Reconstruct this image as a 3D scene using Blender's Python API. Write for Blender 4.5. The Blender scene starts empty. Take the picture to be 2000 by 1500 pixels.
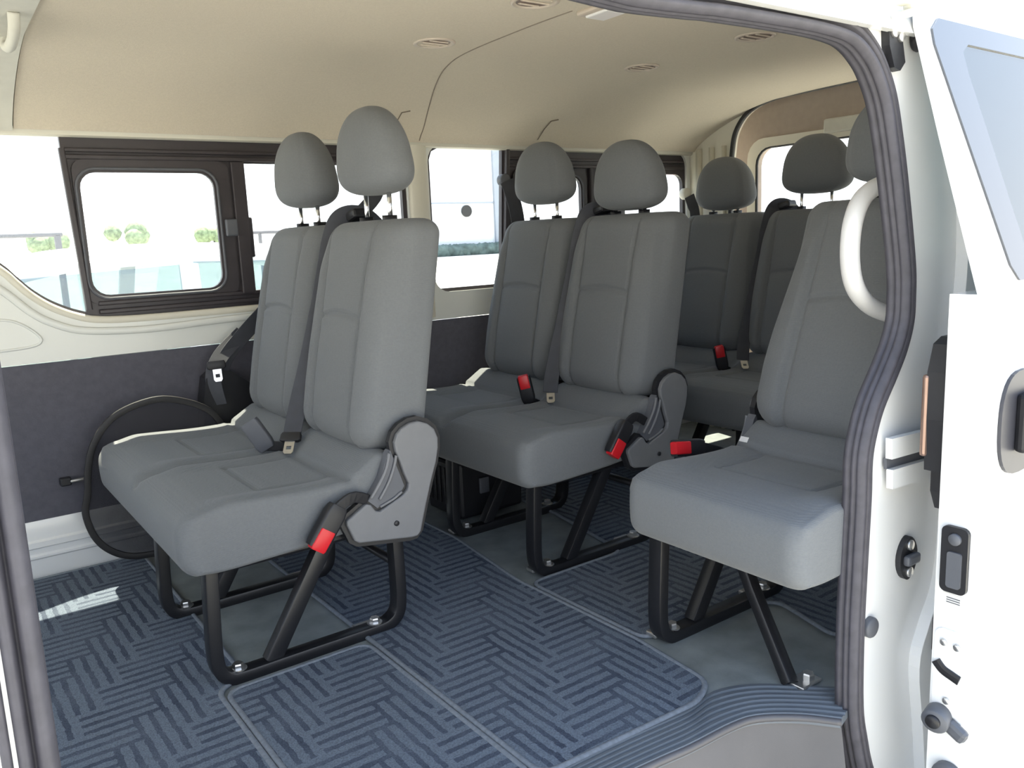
import bpy, bmesh, math, random
from mathutils import Vector, Matrix
random.seed(7)
S = bpy.context.scene
COL = S.collection
PI = math.pi

# ------------------------------------------------------------------ materials
def mat(name, color, rough=.6, metal=0., noise=0., nscale=40., bump=0., bscale=400., coat=0., spec=.5, sheen=0., weave=False):
    m = bpy.data.materials.new(name); m.use_nodes = True
    nt = m.node_tree; N = nt.nodes; L = nt.links
    b = N['Principled BSDF']
    b.inputs['Base Color'].default_value = (*color, 1)
    b.inputs['Roughness'].default_value = rough
    b.inputs['Metallic'].default_value = metal
    b.inputs['Specular IOR Level'].default_value = spec
    b.inputs['Coat Weight'].default_value = coat
    b.inputs['Coat Roughness'].default_value = .08
    b.inputs['Sheen Weight'].default_value = sheen
    tc = N.new('ShaderNodeTexCoord')
    if noise > 0:
        n = N.new('ShaderNodeTexNoise'); n.inputs['Scale'].default_value = nscale; n.inputs['Detail'].default_value = 5
        L.new(tc.outputs['Object'], n.inputs['Vector'])
        r = N.new('ShaderNodeValToRGB')
        r.color_ramp.elements[0].position = .3; r.color_ramp.elements[1].position = .7
        r.color_ramp.elements[0].color = (*[c*(1-noise) for c in color], 1)
        r.color_ramp.elements[1].color = (*[min(1, c*(1+noise)) for c in color], 1)
        L.new(n.outputs['Fac'], r.inputs['Fac']); L.new(r.outputs['Color'], b.inputs['Base Color'])
    if bump > 0:
        if weave:
            n2 = N.new('ShaderNodeTexWave'); n2.inputs['Scale'].default_value = bscale; n2.inputs['Distortion'].default_value = 3
            n2.inputs['Detail'].default_value = 2; n2.bands_direction = 'Z'
            src = n2.outputs['Fac']
        else:
            n2 = N.new('ShaderNodeTexNoise'); n2.inputs['Scale'].default_value = bscale; n2.inputs['Detail'].default_value = 4
            src = n2.outputs['Fac']
        L.new(tc.outputs['Object'], n2.inputs['Vector'])
        bp = N.new('ShaderNodeBump'); bp.inputs['Strength'].default_value = bump; bp.inputs['Distance'].default_value = .002
        L.new(src, bp.inputs['Height']); L.new(bp.outputs['Normal'], b.inputs['Normal'])
    return m

M = {}
M['fabric'] = mat('seat_fabric', (.150, .158, .166), .88, noise=.04, nscale=220, bump=.18, bscale=140, weave=True, spec=.25, sheen=.12)
M['seatplastic'] = mat('seat_grey_plastic', (.165, .168, .178), .55, noise=.03, bump=.08, bscale=500)
M['blackplastic'] = mat('black_plastic', (.014, .014, .017), .45, noise=.1, bump=.05, bscale=500)
M['greyplastic'] = mat('grey_plastic', (.10, .105, .12), .5, noise=.04)
M['blackmetal'] = mat('black_painted_steel', (.012, .012, .014), .35, noise=.1, nscale=60, bump=.03)
M['steel'] = mat('bright_steel', (.62, .61, .60), .28, metal=.9, noise=.05)
M['chrome'] = mat('chrome_rod', (.85, .85, .85), .12, metal=1., noise=.02)
M['red'] = mat('red_button_plastic', (.62, .012, .02), .35, noise=.05)
M['webbing'] = mat('belt_webbing', (.045, .048, .060), .6, noise=.1, bump=.2, bscale=300, weave=True)
M['white'] = mat('white_body_paint', (.84, .84, .83), .22, noise=.01, nscale=3, coat=.5)
M['whitein'] = mat('white_inner_paint', (.74, .75, .71), .35, noise=.015, nscale=4, coat=.2)
M['cream'] = mat('cream_trim_plastic', (.70, .67, .57), .5, noise=.02, nscale=8)
M['whiteplastic'] = mat('white_plastic', (.72, .71, .70), .4, noise=.02)
M['headliner'] = mat('headliner_cloth', (.61, .545, .445), .95, noise=.04, nscale=180, bump=.25, bscale=350, spec=.1)
M['headfront'] = mat('front_headliner_plastic', (.60, .585, .52), .7, noise=.03, bump=.1)
M['panel'] = mat('dark_trim_board', (.092, .090, .112), .75, noise=.10, nscale=60, bump=.15, bscale=250)
M['vinyl'] = mat('grey_floor_vinyl', (.205, .225, .228), .6, noise=.2, nscale=14, bump=.15, bscale=200)
M['riser'] = mat('step_grey_plastic', (.088, .085, .092), .5, noise=.06, nscale=10, bump=.05)
M['ribstrip'] = mat('ribbed_step_plastic', (.105, .120, .140), .45, noise=.08, nscale=12)
M['seal'] = mat('door_rubber_seal', (.060, .057, .070), .62, noise=.15, nscale=50, bump=.15, bscale=120)
M['gasket'] = mat('black_rubber_gasket', (.02, .019, .02), .5, noise=.1)
M['winframe'] = mat('dark_window_frame', (.045, .038, .042), .42, noise=.08, nscale=30)
M['matedge'] = mat('mat_binding_cloth', (.17, .19, .22), .9, noise=.15, nscale=120, bump=.2)
M['hdpanel'] = mat('tailgate_trim_board', (.40, .33, .275), .9, noise=.04, bump=.1)
M['concrete'] = mat('pale_concrete', (.56, .54, .49), .9, noise=.12, nscale=.6, bump=.2, bscale=8)
M['carred'] = mat('red_car_paint', (.5, .02, .04), .25, noise=.02, coat=.6)
M['carseat'] = mat('teal_grey_car_seat', (.13, .15, .15), .8, noise=.1)
M['tyre'] = mat('tyre_rubber', (.02, .02, .02), .8, noise=.1)
M['shed'] = mat('white_shed_cladding', (.72, .73, .74), .6, noise=.03, nscale=.5)
M['shedtrim'] = mat('grey_shed_flashing', (.30, .33, .38), .6, noise=.05, nscale=1)
M['hedge'] = mat('dark_hedge_leaves', (.12, .16, .14), .9, noise=.4, nscale=1.5, bump=.5, bscale=6)
M['seamline'] = mat('brown_headliner_joint', (.20, .165, .13), .9, noise=.1)
M['fence'] = mat('grey_fence_steel', (.16, .16, .17), .6, noise=.1)
M['foliage'] = mat('pale_green_foliage', (.22, .28, .16), .9, noise=.4, nscale=3, bump=.5, bscale=8)
M['doorblack'] = mat('gloss_black_window_border', (.03, .034, .045), .05, noise=.02, spec=1.0, coat=1.0)

def glassmat(name, tint, gain=.5, extra=0.0):
    m = bpy.data.materials.new(name); m.use_nodes = True
    nt = m.node_tree; N = nt.nodes; L = nt.links
    N.remove(N['Principled BSDF'])
    out = N['Material Output']
    tr = N.new('ShaderNodeBsdfTransparent'); tr.inputs[0].default_value = (*tint, 1)
    gl = N.new('ShaderNodeBsdfGlossy'); gl.inputs['Roughness'].default_value = .02
    lw = N.new('ShaderNodeLayerWeight'); lw.inputs['Blend'].default_value = .5
    pw = N.new('ShaderNodeMath'); pw.operation = 'POWER'; pw.inputs[1].default_value = 4.0
    L.new(lw.outputs['Facing'], pw.inputs[0])
    fr = N.new('ShaderNodeMath'); fr.operation = 'MULTIPLY_ADD'; fr.inputs[1].default_value = gain; fr.inputs[2].default_value = .03
    L.new(pw.outputs[0], fr.inputs[0])
    mx = N.new('ShaderNodeMixShader')
    n = N.new('ShaderNodeTexNoise'); n.inputs['Scale'].default_value = 5
    mm = N.new('ShaderNodeMath'); mm.operation = 'MULTIPLY_ADD'; mm.inputs[1].default_value = .01; mm.inputs[2].default_value = extra
    ad = N.new('ShaderNodeMath'); ad.operation = 'ADD'; ad.use_clamp = True
    L.new(n.outputs['Fac'], mm.inputs[0]); L.new(mm.outputs[0], ad.inputs[0]); L.new(fr.outputs[0], ad.inputs[1])
    L.new(ad.outputs[0], mx.inputs[0]); L.new(tr.outputs[0], mx.inputs[1]); L.new(gl.outputs[0], mx.inputs[2])
    L.new(mx.outputs[0], out.inputs['Surface'])
    return m
M['glass'] = glassmat('clear_window_glass', (.96, .975, .97), gain=.3)
M['carglass'] = glassmat('green_car_glass', (.70, .755, .76), extra=.05)
M['tintglass'] = glassmat('tinted_door_glass', (.25, .32, .34), gain=.9, extra=.18)

def meshmat():
    m = bpy.data.materials.new('dark_see_through_mesh'); m.use_nodes = True
    nt = m.node_tree; N = nt.nodes; L = nt.links
    b = N['Principled BSDF']; b.inputs['Base Color'].default_value = (.03, .03, .04, 1); b.inputs['Roughness'].default_value = .7
    tr = N.new('ShaderNodeBsdfTransparent'); mx = N.new('ShaderNodeMixShader')
    n = N.new('ShaderNodeTexNoise'); n.inputs['Scale'].default_value = 8
    mr = N.new('ShaderNodeMapRange'); mr.inputs[3].default_value = .52; mr.inputs[4].default_value = .66
    L.new(n.outputs['Fac'], mr.inputs[0]); L.new(mr.outputs[0], mx.inputs[0])
    L.new(tr.outputs[0], mx.inputs[1]); L.new(b.outputs[0], mx.inputs[2])
    L.new(mx.outputs[0], N['Material Output'].inputs['Surface'])
    return m
M['meshcloth'] = meshmat()

def carpetmat():
    m = bpy.data.materials.new('woven_block_carpet'); m.use_nodes = True
    nt = m.node_tree; N = nt.nodes; L = nt.links
    b = N['Principled BSDF']; b.inputs['Roughness'].default_value = .95; b.inputs['Specular IOR Level'].default_value = .1
    tc = N.new('ShaderNodeTexCoord'); sp = N.new('ShaderNodeSeparateXYZ')
    # slight wobble so the bars look tufted
    nz = N.new('ShaderNodeTexNoise'); nz.inputs['Scale'].default_value = 60; nz.inputs['Detail'].default_value = 2
    L.new(tc.outputs['Object'], nz.inputs['Vector'])
    va = N.new('ShaderNodeVectorMath'); va.operation = 'MULTIPLY_ADD'
    va.inputs[1].default_value = (.008, .008, 0); L.new(nz.outputs['Color'], va.inputs[0]); L.new(tc.outputs['Object'], va.inputs[2])
    L.new(va.outputs[0], sp.inputs[0])
    def math_(op, a, bb=None, c=None):
        n = N.new('ShaderNodeMath'); n.operation = op
        for i, v in enumerate((a, bb, c)):
            if v is None: continue
            if isinstance(v, (int, float)): n.inputs[i].default_value = v
            else: L.new(v, n.inputs[i])
        return n.outputs[0]
    X, Y = sp.outputs['X'], sp.outputs['Y']
    ch, cw = .084, .130
    row = math_('FLOOR', math_('DIVIDE', Y, ch))
    # every row is shifted by an odd amount so the blocks interlock
    xs = math_('ADD', math_('DIVIDE', X, cw), math_('MULTIPLY', row, .62))
    cell = math_('FLOOR', xs)
    par = math_('MODULO', math_('ABSOLUTE', math_('ADD', cell, math_('MULTIPLY', row, 1))), 2)
    s1 = math_('FRACT', math_('DIVIDE', Y, ch/3.0))
    s2 = math_('FRACT', math_('DIVIDE', xs, 1/5.0))
    f1 = math_('LESS_THAN', s1, .42); f2 = math_('LESS_THAN', s2, .40)
    mixn = N.new('ShaderNodeMix'); mixn.data_type = 'FLOAT'
    L.new(par, mixn.inputs[0]); L.new(f1, mixn.inputs[2]); L.new(f2, mixn.inputs[3])
    wear = N.new('ShaderNodeTexNoise'); wear.inputs['Scale'].default_value = 7; wear.inputs['Detail'].default_value = 3
    L.new(tc.outputs['Object'], wear.inputs['Vector'])
    mr = N.new('ShaderNodeMapRange'); mr.inputs[1].default_value = .35; mr.inputs[2].default_value = .65; mr.inputs[3].default_value = .55; mr.inputs[4].default_value = 1.0
    L.new(wear.outputs['Fac'], mr.inputs[0])
    fac = math_('MULTIPLY', mixn.outputs[0], mr.outputs[0])
    pile = N.new('ShaderNodeTexNoise'); pile.inputs['Scale'].default_value = 350; pile.inputs['Detail'].default_value = 3
    L.new(tc.outputs['Object'], pile.inputs['Vector'])
    c = N.new('ShaderNodeMix'); c.data_type = 'RGBA'
    c.inputs[6].default_value = (.135, .160, .200, 1); c.inputs[7].default_value = (.056, .068, .096, 1)
    L.new(fac, c.inputs[0])
    hs = N.new('ShaderNodeMix'); hs.data_type = 'RGBA'; hs.blend_type = 'MULTIPLY'; hs.inputs[0].default_value = 1
    mr2 = N.new('ShaderNodeMapRange'); mr2.inputs[1].default_value = .3; mr2.inputs[2].default_value = .7; mr2.inputs[3].default_value = .72; mr2.inputs[4].default_value = 1.25
    L.new(pile.outputs['Fac'], mr2.inputs[0])
    L.new(c.outputs[2], hs.inputs[6]); L.new(mr2.outputs[0], hs.inputs[7])
    L.new(hs.outputs[2], b.inputs['Base Color'])
    bp = N.new('ShaderNodeBump'); bp.inputs['Strength'].default_value = .6; bp.inputs['Distance'].default_value = .003
    L.new(pile.outputs['Fac'], bp.inputs['Height']); L.new(bp.outputs[0], b.inputs['Normal'])
    return m
M['carpet'] = carpetmat()

# ------------------------------------------------------------------ helpers
def tag(o, label=None, cat=None, group=None, kind=None):
    if label: o['label'] = label
    if cat: o['category'] = cat
    if group: o['group'] = group
    if kind: o['kind'] = kind
    return o

def add(name, bm, m, parent=None, smooth=False, angle=None):
    me = bpy.data.meshes.new(name)
    bmesh.ops.recalc_face_normals(bm, faces=bm.faces)
    if smooth:
        for f in bm.faces: f.smooth = True
    if angle is not None:
        for e in bm.edges:
            if len(e.link_faces) == 2 and e.calc_face_angle(0) > math.radians(angle): e.smooth = False
    bm.to_mesh(me); bm.free()
    me.materials.append(m)
    o = bpy.data.objects.new(name, me); COL.objects.link(o)
    if parent: o.parent = parent
    return o

def empty(name, loc=(0, 0, 0)):
    o = bpy.data.objects.new(name, None); COL.objects.link(o); o.location = loc; o.empty_display_size = .1
    return o

def cat_rom(pts, n=6, closed=False):
    P = [Vector(p) for p in pts]; out = []
    N = len(P)
    for i in range(N if closed else N-1):
        if closed: a, b, c, d = P[i-1], P[i], P[(i+1) % N], P[(i+2) % N]
        else: a, b, c, d = P[max(i-1, 0)], P[i], P[i+1], P[min(i+2, N-1)]
        for k in range(n):
            t = k/n
            out.append(.5*((2*b)+(c-a)*t+(2*a-5*b+4*c-d)*t*t+(3*b-a-3*c+d)*t**3))
    if not closed: out.append(P[-1].copy())
    return out

def resample(pts, n, closed=True):
    P = [Vector(p) for p in pts]
    if closed: P = P+[P[0]]
    L = [0]
    for i in range(1, len(P)): L.append(L[-1]+(P[i]-P[i-1]).length)
    out = []; j = 0
    m = n if closed else n-1
    for k in range(n):
        s = L[-1]*k/m
        while j < len(L)-2 and L[j+1] < s: j += 1
        d = L[j+1]-L[j]
        out.append(P[j].lerp(P[j+1], (s-L[j])/d if d > 1e-9 else 0))
    return out

def loft(rings, closed=True, caps=True, bm=None):
    bm = bm or bmesh.new()
    V = [[bm.verts.new(p) for p in r] for r in rings]
    n = len(rings[0])
    for i in range(len(V)-1):
        for k in range(n if closed else n-1):
            k2 = (k+1) % n
            bm.faces.new((V[i][k], V[i][k2], V[i+1][k2], V[i+1][k]))
    if caps and closed:
        bm.faces.new(V[0][::-1]); bm.faces.new(V[-1])
    return bm

def sweep(path, prof, axis=None, closed=False, bm=None):
    """profile (a,b): a along side vector, b along axis (or transported binormal)."""
    P = [Vector(p) for p in path]; n = len(P); rings = []
    up = None
    for i in range(n):
        if closed: t = (P[(i+1) % n]-P[i-1]).normalized()
        else: t = (P[min(i+1, n-1)]-P[max(i-1, 0)]).normalized()
        if axis is not None:
            b = Vector(axis); b = (b-t*b.dot(t)).normalized()
        else:
            if up is None:
                up = Vector((0, 0, 1)) if abs(t.z) < .9 else Vector((0, 1, 0))
            b = (up-t*up.dot(t)).normalized(); up = b
        s = t.cross(b)
        rings.append([P[i]+s*a+b*c for a, c in prof])
    if closed:
        bm = bm or bmesh.new()
        V = [[bm.verts.new(p) for p in r] for r in rings]; m = len(prof)
        for i in range(n):
            for k in range(m):
                bm.faces.new((V[i][k], V[i][(k+1) % m], V[(i+1) % n][(k+1) % m], V[(i+1) % n][k]))
        return bm
    return loft(rings, bm=bm)

def circ(r, n=12, r2=None):
    r2 = r2 or r
    return [(r*math.cos(2*PI*k/n), r2*math.sin(2*PI*k/n)) for k in range(n)]

def rrect(w, h, r, n=4):
    out = []
    for cx, cy, a0 in ((w/2-r, h/2-r, 0), (-w/2+r, h/2-r, 90), (-w/2+r, -h/2+r, 180), (w/2-r, -h/2+r, 270)):
        for k in range(n+1):
            a = math.radians(a0+90*k/n); out.append((cx+r*math.cos(a), cy+r*math.sin(a)))
    return out

def rpoly(x0, z0, x1, z1, r, n=5):
    return [(x+(x0+x1)/2, z+(z0+z1)/2) for x, z in rrect(x1-x0, z1-z0, r, n)]

def tube(path, r, n=12, bm=None, closed=False):
    return sweep(path, circ(r, n), closed=closed, bm=bm)

def rbox(c, size, r=.004, rot=None, seg=2, bm=None):
    b2 = bmesh.new()
    bmesh.ops.create_cube(b2, size=1)
    for v in b2.verts: v.co = Vector((v.co.x*size[0], v.co.y*size[1], v.co.z*size[2]))
    if r > 0: bmesh.ops.bevel(b2, geom=b2.edges[:], offset=min(r, min(size)*.45), segments=seg, affect='EDGES', profile=.5)
    mtx = Matrix.Translation(Vector(c)) @ (rot.to_4x4() if rot is not None else Matrix.Identity(4))
    b2.transform(mtx)
    if bm is None: return b2
    me = bpy.data.meshes.new('tmp'); b2.to_mesh(me); b2.free(); bm.from_mesh(me); bpy.data.meshes.remove(me)
    return bm

def cyl(c, axis, r, h, n=24, bm=None, r2=None):
    a = Vector(axis).normalized(); c = Vector(c)
    u = a.orthogonal().normalized(); v = a.cross(u)
    R = []
    for rr, t in ((r*.9, -h/2), (r, -h/2+min(h*.2, .003)), (r2 or r, h/2-min(h*.2, .003)), ((r2 or r)*.9, h/2)):
        R.append([c+a*t+u*rr*math.cos(2*PI*k/n)+v*rr*math.sin(2*PI*k/n) for k in range(n)])
    return loft(R, bm=bm)

def plate(outer, holes, thick, fn):
    """2D outline with holes filled and extruded; fn(a, b, d) -> 3D point, d in 0..thick."""
    bm = bmesh.new(); edges = []
    for loop in [outer]+holes:
        V = [bm.verts.new((p[0], p[1], 0)) for p in loop]
        for i in range(len(V)): edges.append(bm.edges.new((V[i], V[(i+1) % len(V)])))
    bmesh.ops.triangle_fill(bm, use_beauty=True, use_dissolve=False, edges=edges)
    r = bmesh.ops.extrude_face_region(bm, geom=bm.faces[:])
    top = {v for v in r['geom'] if isinstance(v, bmesh.types.BMVert)}
    for v in bm.verts:
        v.co = Vector(fn(v.co.x, v.co.y, thick if v in top else 0.0))
    return bm

def XZ(y):   return lambda a, b, d: (a, y+d, b)
def YZ(x):   return lambda a, b, d: (x+d, a, b)
def XY(z):   return lambda a, b, d: (a, b, z+d)

def struct(o, label, cat):
    return tag(o, label, cat, kind='structure')

def copy_thing(root, loc, label, group=None):
    r = root.copy(); COL.objects.link(r); r.location = loc; r['label'] = label
    if group: r['group'] = group
    for ch in list(root.children):
        c = ch.copy(); COL.objects.link(c); c.parent = r
        for g in list(ch.children):
            d = g.copy(); COL.objects.link(d); d.parent = c
    return r

def smoothstep(a, b, x):
    t = max(0, min(1, (x-a)/(b-a))); return t*t*(3-2*t)

# ------------------------------------------------------------------ camera
cam_d = bpy.data.cameras.new('camera'); cam = bpy.data.objects.new('camera', cam_d); COL.objects.link(cam)
p_, yw, rl = math.radians(10.12), math.radians(35.8195), math.radians(-2.4912)
fw = Vector((math.sin(yw)*math.cos(p_), math.cos(yw)*math.cos(p_), -math.sin(p_)))
rt = Vector((math.cos(yw), -math.sin(yw), 0)); up = rt.cross(fw)
r2 = rt*math.cos(rl)+up*math.sin(rl); u2 = up*math.cos(rl)-rt*math.sin(rl)
cam.matrix_world = Matrix(((r2.x, u2.x, -fw.x, 0), (r2.y, u2.y, -fw.y, 0), (r2.z, u2.z, -fw.z, .87), (0, 0, 0, 1)))
cam_d.sensor_width = 36; cam_d.lens = 1618.5/2000*36; cam_d.clip_start = .02; cam_d.clip_end = 500
S.camera = cam

# ------------------------------------------------------------------ van shell
W = 2.521           # far inner wall plane
GY = -.65           # ground level below the van floor
FX0, FX1 = -1.20, 2.98

# floor with the step recess cut out of its near edge
edge = cat_rom([(a, b, 0) for a, b in [(.12, .945), (.5, .918), (.869, .889), (.973, .878), (1.079, .873), (1.133, .859), (1.191, .814), (1.235, .758)]], 5)
edge2 = [(v.x, v.y) for v in edge]
outer = [(FX0, .79), (.06, .79), (.06, .945)]+edge2+[(1.26, .79), (FX1, .79), (FX1, W+.02), (FX0, W+.02)]
fl = add('floor', plate(outer, [], -.03, XY(0)), M['vinyl'])
struct(fl, 'worn grey vinyl van floor under the mats', 'floor')

# ribbed strip along the step edge
inner = [(.10, .985), (.5, .975), (.869, .968), (1.06, .955), (1.14, .965), (1.22, .93), (1.30, .85), (1.36, .79)]
inner = cat_rom([(a, b, 0) for a, b in inner], 6)
E2 = resample([(e[0], e[1]) for e in edge2], 70, closed=False); I2 = resample([(v.x, v.y) for v in inner], 70, closed=False)
bm = bmesh.new()
rings = []
for e, i in zip(E2, I2):
    prof = []
    nr = 7
    for k in range(nr):
        for q, h in ((.0, .0012), (.18, .0045), (.62, .0045), (.8, .0012)):
            s = (k+q)/nr
            p = e.lerp(i, s); prof.append((p.x, p.y, h))
    p = i; prof.append((p.x, p.y, .001)); prof.append((p.x, p.y, -.01))
    d = (e-i).normalized(); q = e+d*.006
    prof.append((q.x, q.y, -.012)); prof.append((q.x, q.y, -.002))
    rings.append(prof)
o = add('trim_1', loft(rings), M['ribstrip'], smooth=True, angle=40)
struct(o, 'grey ribbed tread strip along the door step edge', 'step trim')

# step riser + tread
R = []
for z in (.0, -.012, -.22):
    R.append([Vector((e[0], e[1]+(.004 if z > -.005 else 0)-(.03 if z < -.1 else 0), z)) for e in edge2])
bm = loft(R, closed=False, caps=False)
rz = bm
rim = sweep([Vector((e[0], e[1], -.004)) for e in edge2], circ(.007, 8), bm=rz)
o = add('trim_2', rim, M['riser'], smooth=True)
struct(o, 'grey plastic riser of the door step', 'step riser')
tread = plate([(.0, .70), (1.36, .70), (1.30, .86)]+[(e[0], e[1]-.02) for e in edge2[::-1]]+[(.0, .93)], [], -.02, XY(-.215))
o = add('trim_3', tread, M['riser']); struct(o, 'grey plastic tread of the lower door step', 'step')

# far wall -----------------------------------------------------------------
w1_low = cat_rom([(-.36, .96), (-.25, .94), (-.02, .935), (.13, .905), (.208, .843), (.238, .808), (.269, .773), (.313, .738), (.371, .709), (.433, .694), (.567, .689), (.9, .690), (1.30, .690), (1.38, .70)], 5)
w1_low = [(v.x, v.y) for v in [Vector((a[0], a[1], 0)) for a in w1_low]]
w1 = w1_low+[(1.41, .73), (1.42, .78), (1.42, 1.12), (1.41, 1.16), (1.38, 1.185), (-.36, 1.185)]
w2 = rpoly(1.505, .685, 2.80, 1.192, .06)
outer = [(FX0, .59), (FX1-.16, .59), (FX1-.16, 1.22), (FX0, 1.22)]
wf = add('wall_far', plate(outer, [w1, w2, rpoly(-1.15, .62, -.46, 1.16, .06)], .034, XZ(W)), M['whitein'])
struct(wf, 'cream painted van side wall round the far windows', 'wall')
# rolled lip below window 1
lip = [Vector((a, W+.004, b-.004)) for a, b in w1_low]
o = add('window_lip', sweep(lip, circ(.011, 10, .008), axis=(0, 1, 0)), M['cream'], wf, smooth=True)
lip2 = cat_rom([(.12, W-.006, .845), (.201, W-.006, .791), (.262, W-.006, .727), (.306, W-.006, .695), (.371, W-.006, .668), (.466, W-.006, .657), (.588, W-.006, .654), (.827, W-.006, .662), (1.4, W-.006, .665)], 5)
add('pressed_crease', sweep(lip2, circ(.010, 10, .004), axis=(0, 1, 0)), M['whitein'], wf, smooth=True)
emb = cat_rom([(.06, W-.001, .725), (.191, W-.001, .712), (.236, W-.001, .697), (.273, W-.001, .664), (.276, W-.001, .645), (.251, W-.001, .635), (.181, W-.001, .631), (.06, W-.001, .628)], 5)
add('embossed_outline', sweep(emb, circ(.0035, 8), axis=(0, 1, 0)), M['whitein'], wf, smooth=True)
# lower panel
bm = plate([(FX0, .158), (FX1-.16, .158), (FX1-.16, .588), (FX0, .588)], [], .006, XZ(W+.002))
o = add('trim_4', bm, M['panel']); struct(o, 'dark grey trim board on the lower far wall', 'wall panel')
# sill strip with ribs
prof = [(0, 0), (-.004, .02), (-.004, .055), (-.010, .060), (-.010, .066), (-.004, .071), (-.004, .085), (-.012, .09), (-.012, .105), (-.004, .11), (-.002, .15), (0, .162), (.03, .162), (.03, 0)]
R = [[Vector((x, W+a, b)) for a, b in prof] for x in (FX0, FX1-.16)]
o = add('baseboard_far', loft(R), M['white'], smooth=True, angle=35); struct(o, 'white ribbed metal sill at the foot of the far wall', 'sill')
# cream rail between headliner and windows
R = []
for x in (FX0, FX1-.15):
    R.append([Vector((x, y, z)) for y, z in ((W, 1.178), (W-.010, 1.182), (W-.014, 1.20), (W-.004, 1.218), (W+.03, 1.218), (W+.03, 1.18))])
o = add('trim_5', loft(R), M['cream']); struct(o, 'cream rail above the far windows', 'trim')

# pillar cover between the windows
R = []
for z in (.60, .66, 1.0, 1.185):
    R.append([Vector((x, W-d, z)) for x, d in ((1.425, 0), (1.435, .010), (1.46, .014), (1.485, .012), (1.50, .002), (1.50, -.02), (1.425, -.02))])
o = add('trim_6', loft(R), M['cream'], smooth=True, angle=50); struct(o, 'cream pillar cover between the far windows', 'pillar trim')

# window 1 ------------------------------------------------------------------
def window_frame(parent, outer, holes, y, th, name='frame', m='winframe'):
    return add(name, plate(outer, holes, th, XZ(y)), M[m], parent)
win1 = empty('window_1', (0, 0, 0)); struct(win1, 'long side window with a dark sliding sash beside the front seats', 'window')
left_hole = [(a+.006, b+.013) for a, b in w1_low if a <= .395]
left_hole += [(.398, left_hole[-1][1]), (.386, 1.183), (-.35, 1.183)]
slid = rpoly(.412, .750, .792, 1.100, .045)
right = [(.868, .735), (1.395, .735), (1.405, .76), (1.405, 1.118), (.868, 1.118)]
window_frame(win1, w1, [left_hole, slid, right], W+.012, .018)
# raised rails of the frame
bm = bmesh.new()
for z, hgt in ((1.128, .012), (1.146, .010)):
    sweep([Vector((.395, W+.008, z)), Vector((1.40, W+.008, z))], rrect(.018, hgt, .003, 2), axis=(0, 0, 1), bm=bm)
for z in (.712, .735):
    sweep([Vector((.43, W+.008, z)), Vector((1.40, W+.008, z))], rrect(.018, .012, .003, 2), axis=(0, 0, 1), bm=bm)
sweep([Vector((.405, W+.007, .72)), Vector((.388, W+.007, 1.15))], rrect(.016, .018, .004, 2), axis=(0, 1, 0), bm=bm)
add('track_rail', bm, M['winframe'], win1)
sash = add('sliding_sash', plate(rpoly(.405, .733, .822, 1.122, .03), [rpoly(.421, .757, .776, 1.088, .042)],   .012, XZ(W+.004)), M['winframe'], win1)
add('sash_bead', sweep([Vector((a, W+.002, b)) for a, b in rpoly(.411, .747, .786, 1.098, .05)], circ(.004, 8), axis=(0, 1, 0), closed=True), M['greyplastic'], sash, smooth=True)
add('latch', rbox((.812, W-.006, .93), (.034, .018, .05), .004), M['greyplastic'], sash)
bm = rbox((.849, W+.004, .927), (.040, .016, .388), .003)
rbox((.870, W+.006, .90), (.020, .012, .12), .006, bm=bm)
add('meeting_post', bm, M['winframe'], win1)
for x0, x1, y in ((-.355, .40, W+.026), (.432, .80, W+.020), (.80, 1.412, W+.026)):
    bm = plate([(a, b) for a, b in ([(x0, 1.19), (x1, 1.19)]+([(x1, .70)]+[(a, b) for a, b in w1_low[::-1] if a < x1-.01 and a > x0] if x0 < 0 else [(x1, .72), (x0, .72)]))], [], .004, XZ(y))
    add('pane', bm, M['glass'], win1)

# window 2
win2 = empty('window_2', (0, 0, 0)); struct(win2, 'side window with rounded corners and dark slider beside the rear seats', 'window')
h1 = [(1.517, .71), (1.528, .697), (1.80, .697), (1.828, 1.182), (1.56, 1.182), (1.528, 1.168), (1.517, 1.14)]
h2 = rpoly(1.885, .755, 2.205, 1.092, .045)
h3 = rpoly(2.44, .755, 2.785, 1.10, .045)
window_frame(win2, w2, [h1, h2, h3], W+.012, .018)
bm = bmesh.new()
sweep([Vector((1.812, W+.008, .70)), Vector((1.845, W+.008, 1.185))], rrect(.016, .03, .004, 2), axis=(0, 1, 0), bm=bm)
sweep([Vector((1.84, W+.008, 1.125)), Vector((2.78, W+.008, 1.125))], rrect(.018, .012, .003, 2), axis=(0, 0, 1), bm=bm)
sweep([Vector((1.84, W+.008, 1.150)), Vector((2.78, W+.008, 1.150))], rrect(.018, .010, .003, 2), axis=(0, 0, 1), bm=bm)
for x in (2.25, 2.30, 2.38):
    sweep([Vector((x, W+.008, .72)), Vector((x, W+.008, 1.12))], rrect(.014, .02, .004, 2), axis=(0, 1, 0), bm=bm)
add('track_rail', bm, M['winframe'], win2)
sash = add('sliding_sash', plate(rpoly(1.868, .738, 2.228, 1.112, .03), [rpoly(1.893, .762, 2.198, 1.084, .042)],   .012, XZ(W+.004)), M['winframe'], win2)
add('sash_bead', sweep([Vector((a, W+.002, b)) for a, b in rpoly(1.884, .752, 2.207, 1.094, .05)], circ(.004, 8), axis=(0, 1, 0), closed=True), M['greyplastic'], sash, smooth=True)
for x0, x1, y in ((1.51, 1.845, W+.026), (1.88, 2.21, W+.020), (2.43, 2.795, W+.026)):
    add('pane', plate([(x0, .69), (x1, .69), (x1, 1.188), (x0, 1.188)], [], .004, XZ(y)), M['glass'], win2)
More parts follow.
